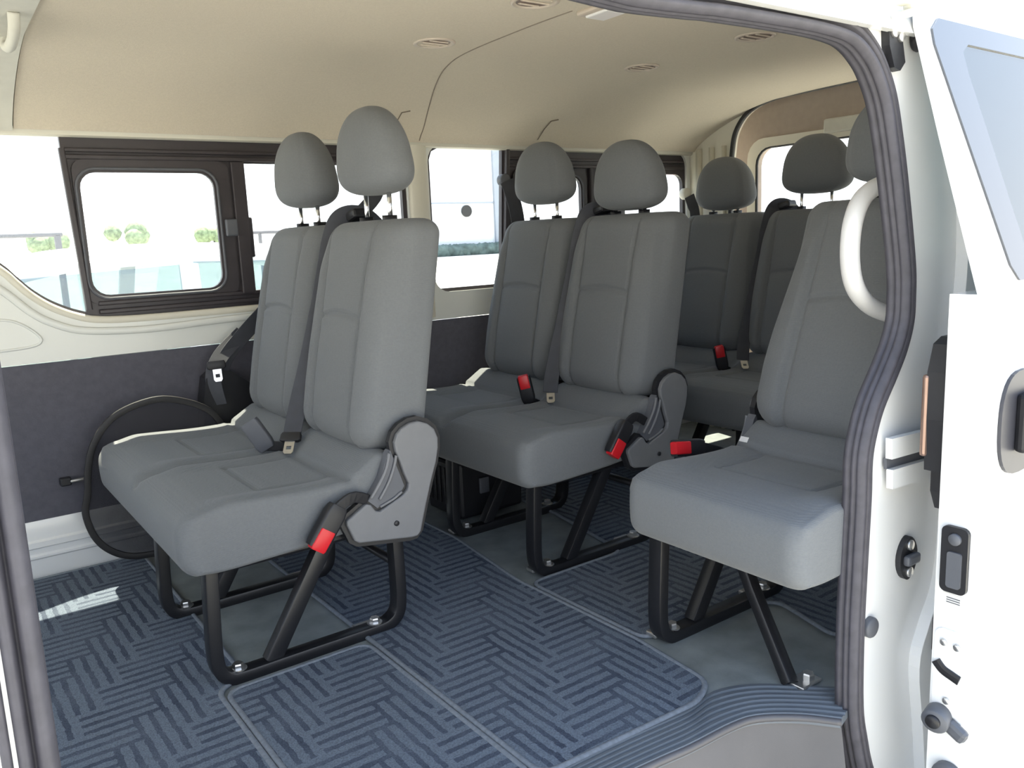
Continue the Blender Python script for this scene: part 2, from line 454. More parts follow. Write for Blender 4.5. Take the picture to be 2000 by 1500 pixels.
# rear wall of the cabin: pillar frame with the tailgate opening ------------
arch = [(2.275, -.0), (2.290, .60), (2.300, 1.0), (2.290, 1.18), (2.265, 1.262), (2.20, 1.322), (2.08, 1.352), (1.90, 1.358), (1.634, 1.364)]
arch = [(v.x, v.y) for v in [Vector((a[0], a[1], 0)) for a in cat_rom([(a, b, 0) for a, b in arch], 5)]]
full = arch+[(3.268-a, b) for a, b in arch[::-1][1:]]
wr = add('wall_rear', plate([(W+.06, -.03), (W+.06, 1.42), (.72, 1.42), (.72, -.03)], [full], .02, YZ(2.825)), M['cream'])
struct(wr, 'cream rear pillar frame round the tailgate opening', 'wall')
bm = bmesh.new()
for y, w_ in ((2.47, .03), (2.40, .025), (2.335, .02)):
    sweep([Vector((2.82, y, .0)), Vector((2.82, y, 1.2))], circ(w_/2, 10, .012), axis=(1, 0, 0), bm=bm)
add('pillar_rib', bm, M['cream'], wr, smooth=True)
o = add('trim_7', sweep([Vector((2.818, a, b)) for a, b in full], circ(.009, 8, .012), axis=(1, 0, 0)), M['gasket'], smooth=True)
struct(o, 'dark rubber seal arching round the tailgate opening', 'tailgate seal')
# tailgate door
dr2 = empty('door_2', (0, 0, 0)); struct(dr2, 'tailgate with a wide rear window behind the last seats', 'tailgate')
rw = rpoly(1.0, .72, 2.268, 1.185, .07)
add('trim_board', plate([(2.42, -.02), (2.42, 1.40), (.85, 1.40), (.85, -.02)], [rw], .03, YZ(2.95)), M['hdpanel'], dr2)
add('window_surround', plate(rpoly(.96, .68, 2.31, 1.222, .08), [rpoly(1.0, .72, 2.268, 1.185, .07)], .012, YZ(2.938)), M['cream'], dr2)
add('window_gasket', sweep([Vector((2.945, a, b)) for a, b in rw], circ(.007, 8), axis=(1, 0, 0), closed=True), M['gasket'], dr2, smooth=True)
add('rear_pane', plate(rpoly(.99, .71, 2.278, 1.195, .07), [], .004, YZ(2.965)), M['glass'], dr2)
add('brake_lamp_housing', rbox((2.94, 1.80, 1.232), (.02, .30, .055), .008), M['headfront'], dr2)

# headliner -----------------------------------------------------------------
prof = cat_rom([(.792, 1.15), (.80, 1.185), (.835, 1.222), (.90, 1.266), (1.02, 1.306), (1.148, 1.332), (1.27, 1.340), (1.634, 1.346), (2.0, 1.340), (2.12, 1.332), (2.25, 1.305), (2.38, 1.262), (2.47, 1.218), (2.50, 1.192)], 6)
prof = [(v.x, v.y) for v in [Vector((a[0], a[1], 0)) for a in prof]]
def ceil_z(y):
    for (a, b), (c, d) in zip(prof, prof[1:]):
        if a <= y <= c: return b+(d-b)*(y-a)/max(c-a, 1e-6)
    return prof[-1][1] if y > 2 else prof[0][1]
def ceil_strip(x0, x1, dz=0., nx=30):
    R = []
    for i in range(nx+1):
        x = x0+(x1-x0)*i/nx
        lift = .012*smoothstep(1.6, 2.8, x)
        R.append([Vector((x, y, z+dz+lift*math.sin(max(0, min(1, (y-.8)/1.7))*PI))) for y, z in prof])
    bm = loft(R, closed=False, caps=False)
    r = bmesh.ops.extrude_face_region(bm, geom=bm.faces[:])
    for v in r['geom']:
        if isinstance(v, bmesh.types.BMVert): v.co.z += .035
    return bm
ce = add('ceiling', ceil_strip(.282, 2.826), M['headliner'], smooth=True, angle=60); struct(ce, 'beige cloth headliner curving down to the side walls', 'ceiling')
o = add('trim_8', ceil_strip(FX0, .279, -.006, 8), M['headfront'], smooth=True, angle=60); struct(o, 'pale front section of the headliner', 'headliner trim')
seam = cat_rom([(1.250, 1.45), (1.252, 1.58), (1.255, 1.697), (1.258, 1.835), (1.271, 1.953), (1.312, 2.085), (1.356, 2.203), (1.409, 2.333), (1.450, 2.440), (1.462, 2.495)], 4)
o = add('headliner_seam', sweep([Vector((v.x, v.y, ceil_z(v.y)+.0005)) for v in seam], circ(.0022, 6)), M['seamline'], ce)
o['label'] = 'thin dark joint line'
for X in (1.345, 1.945):
    pth = [Vector((X+.012, 2.36, ceil_z(2.36)-.001)), Vector((X-.012, 2.372, ceil_z(2.372)-.001)), Vector((X-.006, 2.42, ceil_z(2.42)-.001)), Vector((X+.006, 2.475, ceil_z(2.475)-.001))]
    bm = sweep(pth, [(-.003, 0), (.0, .002), (.003, 0), (0, -.002)])
    o = add('belt_slot', bm, M['seamline'], ce); o['label'] = 'narrow dark slot for a belt guide'
# roof above (keeps daylight out)
bm = bmesh.new()
R = []
for x in (FX0-.05, 3.02):
    R.append([Vector((x, y, z)) for y, z in ((.74, 1.16), (.80, 1.28), (.92, 1.37), (1.2, 1.42), (1.634, 1.43), (2.07, 1.42), (2.35, 1.37), (2.52, 1.285), (2.575, 1.205), (2.56, 1.205), (2.51, 1.265), (2.34, 1.355), (2.06, 1.405), (1.634, 1.415), (1.21, 1.405), (.93, 1.355), (.81, 1.27), (.755, 1.16))])
o = add('trim_9', loft(R), M['white'], smooth=True, angle=50); struct(o, 'white steel roof skin of the van', 'roof')

# front of the cab: bulkhead with a windscreen opening, out of view
o = add('wall_front', plate([(.74, -.3), (2.59, -.3), (2.59, 1.30), (.74, 1.30)], [rpoly(.80, .30, 2.50, 1.24, .1)], .03, YZ(FX0-.04)), M['white'])
struct(o, 'white front wall of the cab with the windscreen opening', 'wall')

# near side wall with the door opening --------------------------------------
NY = .765
seal_r = [(0.2, 1.171), (0.45, 1.173), (0.715, 1.1586), (0.774, 1.1571), (0.871, 1.1607), (0.922, 1.163), (1.09, 1.165), (1.179, 1.162), (1.226, 1.1536), (1.267, 1.1319), (1.296, 1.1053), (1.325, 1.063), (1.348, 1.002), (1.368, 0.937), (1.392, 0.847), (1.407, 0.78), (1.41, 0.734), (1.408, 0.693), (1.391, 0.65), (1.363, 0.609), (1.324, 0.558), (1.303, 0.514), (1.291, 0.465), (1.291, 0.392), (1.286, 0.261), (1.283, 0.143), (1.288, 0.001), (1.307, -0.079), (1.328, -0.141), (1.365, -0.22), (1.34, -0.28), (1.25, -0.3), (0.7, -0.3), (0.2, -0.3), (0.06, -0.28), (0.033, -0.2), (0.03, 0.1), (0.031, 0.42), (0.032, 0.73), (0.032, 0.95), (0.045, 1.06), (0.1, 1.13)]
sp = cat_rom([(a, b, 0) for a, b in seal_r], 5, closed=True); sp = [(v.x, v.y) for v in sp]
wn = add('wall_near', plate([(FX0, -.40), (3.0, -.40), (3.0, 1.30), (FX0, 1.30)], [sp, rpoly(-1.15, .55, -.20, 1.14, .06)], .012, XZ(NY)), M['white'])
struct(wn, 'white painted body side and jamb round the open side doorway', 'wall')
# door seal: three ribs
base = [(-.026, .018), (-.0270, .009), (-.0215, .0065), (-.0215, .0045), (-.0275, .002), (-.0275, -.003), (-.0225, -.005), (-.0225, -.0065), (-.0265, -.009), (-.0255, -.012), (-.020, -.020), (-.013, -.022), (-.008, -.016), (-.007, -.003), (-.004, -.003), (-.001, -.016), (.004, -.020), (.009, -.016), (.0105, -.003), (.013, -.003), (.0155, -.0145), (.019, -.016), (.024, -.010), (.025, .004), (-.018, .004), (-.018, .018)]
base = [(a*.82, b) for a, b in base]
o = add('trim_10', sweep([Vector((a, NY+.008, b)) for a, b in sp], base, axis=(0, 1, 0), closed=True), M['seal'], smooth=True)
struct(o, 'grey ribbed rubber seal round the side doorway', 'door seal')
# jamb relief: outer quarter panel standing proud behind a soft crease
q1 = [(1.535, -.40), (1.50, -.15), (1.47, .02), (1.50, .10), (1.545, .18), (1.56, .35), (1.56, .60), (1.575, .80), (1.545, 1.0), (1.48, 1.14), (1.42, 1.28), (1.44, 1.30), (3.0, 1.30), (3.0, -.40)]
q1s = cat_rom([(a, b, 0) for a, b in q1[:11]], 5); q1s = [(v.x, v.y) for v in q1s]+q1[11:]
bm = plate(q1s, [], .03, XZ(NY-.022))
o = add('quarter_panel', bm, M['white'], wn)
bev = o.modifiers.new('soft', 'BEVEL'); bev.width = .012; bev.segments = 4; bev.limit_method = 'ANGLE'
# jamb fittings (fixed to the body)
st = add('door_striker', plate([(1.436+.030*math.cos(a)*(.72+.28*abs(math.cos(a))), .25+.042*math.sin(a)) for a in [2*PI*k/28 for k in range(28)]], [], .010, XZ(NY-.010)), M['blackplastic'], wn)
for dz in (.026, -.026):
    add('screw', cyl((1.436, NY-.012, .25+dz), (0, 1, 0), .010, .006), M['steel'], st, smooth=True)
add('catch_bar', rbox((1.436, NY-.016, .25), (.042, .014, .020), .005), M['greyplastic'], st)
o = add('bump_stop', cyl((1.322, NY-.004, .148), (0, 1, 0), .019, .014), M['greyplastic'], wn, smooth=True)
o = add('drain_plug', cyl((1.398, NY-.012, 1.158), (0, 1, 0), .019, .02), M['blackplastic'], wn, smooth=True)
hb = add('top_roller_bracket', plate([(1.298, 1.178), (1.345, 1.182), (1.340, 1.150), (1.350, 1.118), (1.336, 1.104), (1.318, 1.108), (1.302, 1.140)], [], .014, XZ(NY-.014)), M['blackplastic'], wn)
for x, z in ((1.312, 1.160), (1.332, 1.155)):
    add('screw', cyl((x, NY-.016, z), (0, 1, 0), .0085, .006), M['steel'], hb, smooth=True)
bm = rbox((1.325, NY-.03, 1.186), (.055, .03, .012), .004, Matrix.Rotation(-.25, 3, 'Y'))
rbox((1.30, NY-.035, 1.205), (.035, .03, .02), .005, bm=bm)
rbox((1.34, NY-.028, 1.20), (.03, .02, .018), .005, bm=bm)
add('roller_arm', bm, M['cream'], hb)
rc = add('rail_channel', plate([(1.340, .497), (1.55, .488), (1.55, .452), (1.342, .460)], [], .012, XZ(NY-.022)), M['white'], wn)
add('rail_lower_flange', plate([(1.346, .440), (1.55, .432), (1.55, .394), (1.348, .405)], [], .012, XZ(NY-.022)), M['white'], rc)
add('rail_slot', plate([(1.344, .459), (1.55, .451), (1.55, .431), (1.346, .439)], [], .006, XZ(NY-.011)), M['greyplastic'], rc)
add('rubber_buffer', rbox((1.52, NY-.03, .08), (.018, .03, .075), .006), M['blackplastic'], wn)

# grab handle
pth = cat_rom([(1.56, .80, .955), (1.49, .845, .940), (1.43, .86, .917), (1.392, .86, .872), (1.384, .86, .808), (1.403, .86, .752), (1.456, .86, .712), (1.52, .845, .688), (1.57, .80, .675)], 6)
gh = add('grab_handle', sweep(pth, circ(.0185, 14, .016)), M['whiteplastic'], smooth=True)
tag(gh, 'white curved grab handle inside the side doorway beside the single seat', 'handle')

# ------------------------------------------------------------------ open sliding door
dr1 = empty('door_1', (0, 0, 0)); struct(dr1, 'white sliding side door pushed open to the rear', 'door')
DX, DY, DT = 1.335, .600, .055
def doorf(a, b, d):
    y = DY+d
    if b > .75: y += .30*(b-.75)
    return (a, y, b)
low = plate([(DX, -.36), (2.42, -.36), (2.42, .75), (DX, .75)], [], DT, doorf)
add('lower_skin', low, M['white'], dr1)
fr_out = [(DX+.006, .75), (2.42, .75), (2.42, 1.16), (2.38, 1.22), (1.42, 1.235), (1.372, 1.22), (1.352, 1.17), (1.345, 1.0)]
gl_hole = [(1.500, .80), (1.515, .785), (2.28, .785), (2.30, .80), (2.30, 1.12), (2.27, 1.14), (1.48, 1.15), (1.455, 1.135), (1.455, 1.10)]
add('window_surround', plate(fr_out, [gl_hole], .016, doorf), M['white'], dr1)
band_out = [(1.432, .79), (1.450, .765), (2.33, .765), (2.35, .79), (2.35, 1.15), (2.32, 1.175), (1.40, 1.185), (1.372, 1.165), (1.368, 1.14)]
band = add('window_border', plate(band_out, [gl_hole], .003, lambda a, b, d: (lambda t: (t[0], t[1]-.004, t[2]))(doorf(a, b, d))), M['doorblack'], dr1)
add('door_pane', plate(gl_hole, [], .004, lambda a, b, d: (lambda t: (t[0], t[1]-.001, t[2]))(doorf(a, b, d))), M['tintglass'], dr1)
# latch and fittings on the front edge face
def edgeface(x): return lambda a, b, d: (x-d, a, b)
lt = add('latch', plate(rpoly(.602, .258, .645, .372, .010), [], .008, edgeface(DX)), M['blackplastic'], dr1)
add('latch_slot', plate(rpoly(.610, .268, .633, .33, .005), [], .004, edgeface(DX-.008)), M['greyplastic'], lt)
add('latch_knob', cyl((DX-.010, .622, .352), (1, 0, 0), .010, .008), M['greyplastic'], lt, smooth=True)
sk = add('caution_label', plate([(.606, .232), (.641, .236), (.641, .254), (.606, .252)], [], .0006, edgeface(DX)), M['whiteplastic'], dr1)
bm = bmesh.new()
for z in (.238, .242, .246):
    rbox((DX-.0009, .624, z), (.0005, .022, .0014), 0, bm=bm)
add('print_lines', bm, M['greyplastic'], sk)
lk = add('lock_plate', plate(rpoly(.600, .035, .650, .190, .016), [], .003, edgeface(DX)), M['white'], dr1)
for y, z in ((.634, .166), (.612, .164), (.625, .062)):
    add('screw', cyl((DX-.005, y, z), (1, 0, 0), .006, .005), M['steel'], lk, smooth=True)
bm = sweep(cat_rom([(DX-.004, .646, .128), (DX-.004, .634, .116), (DX-.004, .618, .110), (DX-.004, .606, .106)], 4), circ(.009, 10, .003), axis=(1, 0, 0))
add('lock_slot', bm, M['blackplastic'], lk)
rb = add('roller_buffer', cyl((DX-.014, .634, .030), (1, .15, .1), .022, .03), M['greyplastic'], dr1, smooth=True)
add('buffer_core', cyl((DX-.030, .633, .030), (1, .15, .1), .012, .01), M['blackplastic'], rb, smooth=True)
rbox_b = rbox((DX-.006, .606, .016), (.018, .04, .026), .008, Matrix.Rotation(.5, 3, 'X'))
add('buffer_arm', rbox_b, M['greyplastic'], rb)
add('lower_buffer', cyl((DX-.006, .615, -.075), (1, 0, 0), .026, .016), M['greyplastic'], dr1, smooth=True)
# inside lever housing on the hidden face, sticking out past the door edge
ih = [(1.345, .62), (1.36, .665), (1.385, .675), (1.46, .675), (1.46, .37), (1.39, .375), (1.372, .41), (1.372, .445), (1.348, .452), (1.344, .54)]
hd = add('inner_handle_housing', plate(ih, [], .035, XZ(DY+DT)), M['blackplastic'], dr1)
add('inner_lever', rbox((1.350, DY+DT+.037, .545), (.016, .012, .14), .005), mat('copper_brown_lever', (.30, .20, .16), .3, metal=.6, noise=.05), hd)
# exterior handle: bowl and bar
M['handlegrey'] = mat('dark_grey_handle', (.045, .045, .055), .4, noise=.05)
oh = add('outer_handle', plate([(1.475+.075*math.copysign(abs(math.cos(a))**.7, math.cos(a)), .53+.088*math.copysign(abs(math.sin(a))**.8, math.sin(a))) for a in [2*PI*k/32 for k in range(32)]], [], .006, XZ(DY-.006)), M['handlegrey'], dr1)
add('pull_bar', rbox((1.485, DY-.016, .53), (.075, .022, .10), .008), M['blackplastic'], oh)

# ------------------------------------------------------------------ floor mats
def floor_mat(pts, label, z=.0005, t=.006):
    lp = []
    n = len(pts)
    for i in range(n):   # rounded corners
        a, b, c = Vector((*pts[i-1], 0)), Vector((*pts[i], 0)), Vector((*pts[(i+1) % n], 0))
        r = min(.035, (a-b).length*.4, (c-b).length*.4)
        p1 = b+(a-b).normalized()*r; p2 = b+(c-b).normalized()*r
        for k in range(5):
            s = k/4; q = p1.lerp(b, s).lerp(b.lerp(p2, s), s); lp.append((q.x, q.y))
    root = add('floor_mat', plate(lp, [], t, XY(z)), M['carpet'])
    tag(root, label, 'floor mat', 'patterned carpet mats on the van floor')
    add('bound_edge', sweep([Vector((a, b, z+t*.7)) for a, b in lp], circ(.0060, 8, .0045), axis=(0, 0, 1), closed=True), M['matedge'], root, smooth=True)
    return root
floor_mat([(-.70, .99), (.392, .975), (.392, 1.585), (.455, 1.62), (.455, 2.50), (-.70, 2.50)], 'dark carpet mat in the left corner in front of the first double seat')
floor_mat([(.404, .985), (.716, .972), (.712, 1.572), (.404, 1.572)], 'square carpet mat beside the near foot of the first double seat at the step')
floor_mat([(.728, .972), (1.085, .955), (1.150, .990), (1.168, 1.20), (1.160, 1.62), (1.205, 1.98), (1.205, 2.40), (.722, 2.40)], 'large carpet mat in the middle between first and second double seats')
floor_mat([(1.182, 1.19), (1.176, 1.585), (1.49, 1.585), (1.56, 1.97), (1.56, 2.40), (2.30, 2.40), (2.30, .95), (1.49, .93), (1.545, 1.12), (1.40, 1.19)], 'shaded carpet mat behind the single seat, reaching under the rear seats')

# ------------------------------------------------------------------ seats
def backrest_mesh(lean=.178, wlo=1., whi=1., hw=.189, z0=.408, z1=.918, lumbar=True, NR=76, MR=150):
    n = 3.3
    def xc(z): return .468+lean*(z-.45)
    def th(z): return .165-.012*(z-.45)/.46
    nr_ = 6.5
    wf_ = [(.38, .160), (.43, .174), (.48, .184), (.55, .187), (.62, .181), (.70, .166), (.80, .146), (.88, .133), (.93, .127)]
    def wfront(z):
        for (a, b), (c, d) in zip(wf_, wf_[1:]):
            if z <= c: return b+(d-b)*max(0, z-a)/(c-a)
        return wf_[-1][1]
    ref = []
    D = 2400
    for i in range(D):
        a = 2*PI*i/D; ca, sa = math.cos(a), math.sin(a)
        ref.append(Vector((.19*math.copysign(abs(ca)**(2/n), ca), .08*math.copysign(abs(sa)**(2/n), sa), 0)))
    L = [0]
    for i in range(1, D): L.append(L[-1]+(ref[i]-ref[i-1]).length)
    angs = []; j = 0
    for k in range(MR):
        s = L[-1]*k/MR
        while L[j] < s: j += 1
        angs.append(2*PI*j/D)
    lev = []
    rt_, rb_ = .038, .072
    for k in range(9): a = PI/2*k/9; lev.append((z0+rb_-rb_*math.cos(a), rb_*(1-math.sin(a))))
    zz0, zz1 = z0+rb_, z1-rt_
    for k in range(NR+1): lev.append((zz0+(zz1-zz0)*k/NR, 0))
    for k in range(1, 8): a = PI/2*k/7; lev.append((zz1+rt_*math.sin(a), rt_*(1-math.cos(a))))
    rings = []
    for z, d in lev:
        w = hw-d
        kk = 1-wfront(z)*(wlo+(whi-wlo)*smoothstep(.55, .88, z))/hw
        ring = []
        for a in angs:
            ca, sa = math.cos(a), math.sin(a)
            ne = n if sa < 0 else nr_
            py = math.copysign(abs(ca)**(2/ne), ca); pz = math.copysign(abs(sa)**(2/ne), sa)
            f = max(0, -pz)
            y = w*py*(1-kk*f**1.15)
            x = xc(z)+(th(z)/2-d)*pz
            if pz < -.45:
                ys = .104
                bulge = .015*smoothstep(.10, .128, abs(y))*(1-smoothstep(.80, .91, z))
                x -= bulge
                x -= .010*math.exp(-((z-.58)/.09)**2)*max(0, 1-(y/.115)**2)
                g = .0085*math.exp(-((abs(y)-ys)/.0042)**2)
                zs = .702+.012*(1-(y/ys)**2)
                if abs(y) < ys+.004: g = max(g, .0090*math.exp(-((z-zs)/.0050)**2))
                x += g
            ring.append(Vector((x, y, z)))
        rings.append(ring)
    return loft(rings)

def cushion_mesh(y0, y1, centres, MR=150, NY_=100):
    prof = cat_rom([(.010, .252), (-.006, .272), (-.010, .305), (-.008, .342), (.004, .364), (.026, .376), (.07, .381), (.14, .378), (.23, .372), (.31, .371), (.345, .380), (.39, .412), (.42, .424), (.455, .41), (.47, .36), (.465, .30), (.43, .275), (.30, .255), (.10, .245), (.03, .248)], 8, closed=True)
    P = resample([(v.x, v.y, 0) for v in [Vector((a[0], a[1], 0)) for a in prof]], MR)
    P = [(v.x, v.y) for v in P]
    Nn = []
    for i in range(MR):
        a = Vector(P[i-1]); b = Vector(P[(i+1) % MR]); t = (b-a).normalized(); Nn.append((t.y, -t.x))
    cx = sum(p[0] for p in P)/MR; cz = sum(p[1] for p in P)/MR
    if sum((p[0]-cx)*q[0]+(p[1]-cz)*q[1] for p, q in zip(P, Nn)) < 0: Nn = [(-a, -b) for a, b in Nn]
    r = .034; st = []
    for k in range(7): a = PI/2*k/7; st.append((y0+r-r*math.cos(a), r*(1-math.sin(a))))
    for k in range(NY_+1): st.append((y0+r+(y1-y0-2*r)*k/NY_, 0))
    for k in range(1, 8): a = PI/2*k/7; st.append((y1-r+r*math.sin(a), r*(1-math.cos(a))))
    rings = []
    for y, d in st:
        ring = []
        for (x, z), (nx, nz) in zip(P, Nn):
            xx, zz = x-nx*d*(1 if nx < 0 else .5), z-nz*d*.42
            top = smoothstep(.3, .8, nz)
            g = 0
            dy = min(abs(y-c) for c in centres)
            # raised outer bolsters and a shallow valley between the places
            zz += top*.008*smoothstep(.11, .17, dy)*smoothstep(.04, .10, x)*(1-smoothstep(.33, .40, x))
            if len(centres) > 1:
                ymid = sum(centres)/2
                zz -= top*.016*math.exp(-((y-ymid)/.02)**2)
            if nz > .3:
                if .17 < x < .345: g = max(g, .0055*math.exp(-((dy-.115)/.005)**2))
                if dy < .118:
                    g = max(g, .0050*math.exp(-((x-.175)/.005)**2))
                g = max(g, .0110*math.exp(-((x-.338)/.0060)**2))
            # piping groove round the top rim
            if nx < -.1 and d < r*.9: g -= .0028*math.exp(-((z-.366)/.0035)**2)
            if nz > .3 and (.30 < d/r < .42): g -= .0025
            ring.append(Vector((xx-nx*g, y, zz-nz*g)))
        rings.append(ring)
    return loft(rings)

def headrest_mesh(NR=44, MR=64):
    n = 2.5; rings = []
    for i in range(1, NR):
        ph = -PI/2+PI*i/NR
        sz = math.copysign(abs(math.sin(ph))**(2/(3.6 if ph < 0 else 2.2)), math.sin(ph)); cz = abs(math.cos(ph))**(2/2.5)
        ring = []
        for k in range(MR):
            a = 2*PI*k/MR; ca, sa = math.cos(a), math.sin(a)
            y = .122*cz*math.copysign(abs(ca)**(2/n), ca)*(1-.17*sz)
            x = .062*cz*math.copysign(abs(sa)**(2/2.3), sa)*(1-.16*sz)-.005*sz+.004
            if sa < 0: x -= .006*cz*(1-(y/.12)**2)
            yr = abs(y)/(.122*max(cz, .05)*(1-.17*sz))
            g = .055*math.exp(-((yr-.80)/.030)**2)
            x *= 1-g; y *= 1-g*.4
            ring.append(Vector((x, y, .098*sz)))
        rings.append(ring)
    return loft(rings)

MB = backrest_mesh()
def as_mesh(bm, name, m):
    me = bpy.data.meshes.new(name); bmesh.ops.recalc_face_normals(bm, faces=bm.faces)
    for f in bm.faces: f.smooth = True
    bm.to_mesh(me); bm.free(); me.materials.append(m); return me
ME_BACK = as_mesh(MB, 'backrest', M['fabric'])
ME_BACK_LEAN = as_mesh(backrest_mesh(lean=.34, hw=.196, wlo=1.06, whi=.84), 'backrest', M['fabric'])
ME_HEAD = as_mesh(headrest_mesh(), 'headrest', M['fabric'])
def inst(name, me, parent, loc=(0, 0, 0)):
    o = bpy.data.objects.new(name, me); COL.objects.link(o); o.parent = parent; o.location = loc; return o

ME_POST = as_mesh(tube([Vector((0, 0, -.10)), Vector((0, 0, .02))], .0055, 12), 'headrest_post', M['chrome'])
ME_SLEEVE = as_mesh(sweep([Vector((0, 0, -.006)), Vector((0, 0, .010))], rrect(.032, .024, .008, 3)), 'post_sleeve', M['blackplastic'])

def headrest(parent, y, dz, x=.548, z=.984):
    h = inst('headrest', ME_HEAD, parent, (x, y, z+dz))
    for s in (-.058, .058):
        inst('headrest_post', ME_POST, h, (.006, s, -.085))
    return h

def leg_frame(parent, y, strut=True, side=1):
    pth = [(.052, y, .285), (.048, y, .22), (.044, y, .14), (.042, y, .07), (.047, y, .036), (.062, y, .018), (.09, y, .011), (.20, y, .011), (.33, y, .011), (.405, y, .012), (.432, y, .019), (.450, y, .036), (.457, y, .07), (.458, y, .14), (.457, y, .22), (.457, y, .30)]
    P = [Vector(pth[0])]+[v for v in cat_rom(pth[1:-1], 4)]+[Vector(pth[-1])]
    fr = add('leg_frame', sweep(P, rrect(.027, .036, .004, 2), axis=(0, 1, 0)), M['blackmetal'], parent, smooth=True, angle=40)
    add('strut', sweep([Vector((.155, y+.004, .018)), Vector((.235, y+.004, .148)), Vector((.312, y+.004, .275))], rrect(.034, .030, .004, 2), axis=(0, 1, 0)), M['blackmetal'], fr, smooth=True, angle=40)
    for x in (.085, .395):
        b = cyl((x, y+.002, .029), (0, 0, 1), .0115, .016, 6)
        cyl((x, y+.002, .0235), (0, 0, 1), .018, .006, 16, bm=b)
        rbox((x-.016, y+.026, .012), (.05, .03, .010), .003, bm=b)
        add('bolt', b, M['steel'], fr)
    return fr

def buckle_parts(parent, base, tip, wside, red=True, width=.042, depth=.022, stalk=None, name='buckle', body='blackplastic', face=(0, -1, 0)):
    """a belt buckle from its base point to its button end."""
    a, b = Vector(base), Vector(tip); t = (b-a).normalized()
    w = Vector(wside); w = (w-t*w.dot(t)).normalized(); d = t.cross(w)
    L = (b-a).length
    R = []
    for s, k in ((0, .80), (.06, .9), (.2, 1), (.9, 1), (1, .93)):
        R.append([a+t*L*s+w*u*k+d*v*k for u, v in rrect(width, depth, .006, 3)])
    bk = add(name, loft(R), M[body], parent, smooth=True, angle=45)
    if red:
        R = []
        sg = 1 if d.dot(Vector(face)) > 0 else -1
        for s, k in ((.56, .96), (.60, 1.0), (1.0, 1.0), (1.05, .9)):
            R.append([a+t*L*s+w*u*.74*k+d*(v*k*.9+sg*depth*.16) for u, v in rrect(width, depth, .004, 3)])
        add('red_button', loft(R), M['red'], bk, smooth=True, angle=45)
    if stalk:
        P = cat_rom(list(stalk)+[tuple(a+t*.01)], 5)
        add('stalk', sweep(P, rrect(.024, .008, .002, 2), axis=tuple(d)), M['blackplastic'], bk)
    return bk

def tongue_plate(parent, c, t, w, name='tongue'):
    c, t, w = Vector(c), Vector(t).normalized(), Vector(w); w = (w-t*w.dot(t)).normalized(); n = t.cross(w)
    fn = lambda a, b, d: tuple(c+w*a+t*b+n*(d-.001))
    o = add(name, plate([(-.012, .0), (.012, 0), (.012, .030), (.008, .036), (-.008, .036), (-.012, .030)], [[(-.006, .014), (.006, .014), (.006, .024), (-.006, .024)]], .0025, fn), M['steel'], parent)
    R = [[c+w*u*k+t*s+n*v*k for u, v in rrect(.052, .012, .004, 3)] for s, k in ((-.024, .9), (-.018, 1), (-.004, 1), (0, .8))]
    add('tongue_grip', loft(R), M['blackplastic'], o, smooth=True, angle=45)
    return o

COVER = [(.452, .400), (.443, .425), (.441, .445), (.448, .462), (.462, .474), (.482, .482), (.503, .483), (.525, .474), (.541, .459), (.549, .438), (.548, .415), (.541, .385), (.526, .345), (.508, .290), (.492, .236), (.482, .226), (.468, .226), (.343, .245), (.333, .252), (.318, .290), (.318, .300), (.330, .306), (.366, .326), (.376, .322), (.386, .306), (.396, .303), (.452, .326), (.466, .336), (.469, .349), (.460, .372)]
LEVER = [(.372, .330), (.392, .310), (.450, .332), (.460, .345), (.452, .370), (.442, .400), (.432, .430), (.424, .420), (.404, .372)]
def recliner(parent, y, side=-1):
    """plastic hinge cover on one flank; side -1 = facing the doorway."""
    c = add('recliner_cover', plate(COVER, [], .020, lambda a, b, d: (a, y+side*(.008+d), b)), M['seatplastic'], parent)
    bv = c.modifiers.new('soft', 'BEVEL'); bv.width = .004; bv.segments = 3; bv.limit_method = 'ANGLE'; bv.angle_limit = .7
    big = []
    n = len(COVER)
    for i in range(n):
        a, b = Vector(COVER[i-1]), Vector(COVER[(i+1) % n]); t = (b-a).normalized()
        big.append((COVER[i][0]+t.y*-.010, COVER[i][1]+t.x*.010))
    area = sum(COVER[i-1][0]*COVER[i][1]-COVER[i][0]*COVER[i-1][1] for i in range(n))
    if area > 0: big = [(2*c_[0]-b_[0], 2*c_[1]-b_[1]) for c_, b_ in zip(COVER, big)]
    add('cover_edge', plate(big, [], .014, lambda a, b, d: (a, y+side*(.004+d), b)), M['blackplastic'], c)
    lv = add('recline_lever', plate(LEVER, [], .022, lambda a, b, d: (a, y+side*d, b)), M['greyplastic'], c)
    bm = bmesh.new()
    for k in (0, 1):
        o_ = k*.020
        sweep(cat_rom([(.378+o_*1.0, y+side*.024, .335-o_*.35), (.402+o_, y+side*.024, .365-o_*.2), (.420+o_*.9, y+side*.024, .395), (.428+o_*.8, y+side*.024, .425-o_*.4)], 5), circ(.0036, 8), bm=bm)
    sweep(cat_rom([(.398, y+side*.024, .312), (.43, y+side*.024, .322), (.452, y+side*.024, .334)], 5), circ(.003, 8), bm=bm)
    add('lever_rib', bm, M['seatplastic'], lv if False else c, smooth=True)
    b = cyl((.432, y+side*.029, .268), (0, 1, 0), .006, .004, 16)
    add('screw_hole', b, M['blackplastic'], c, smooth=True)
    return c

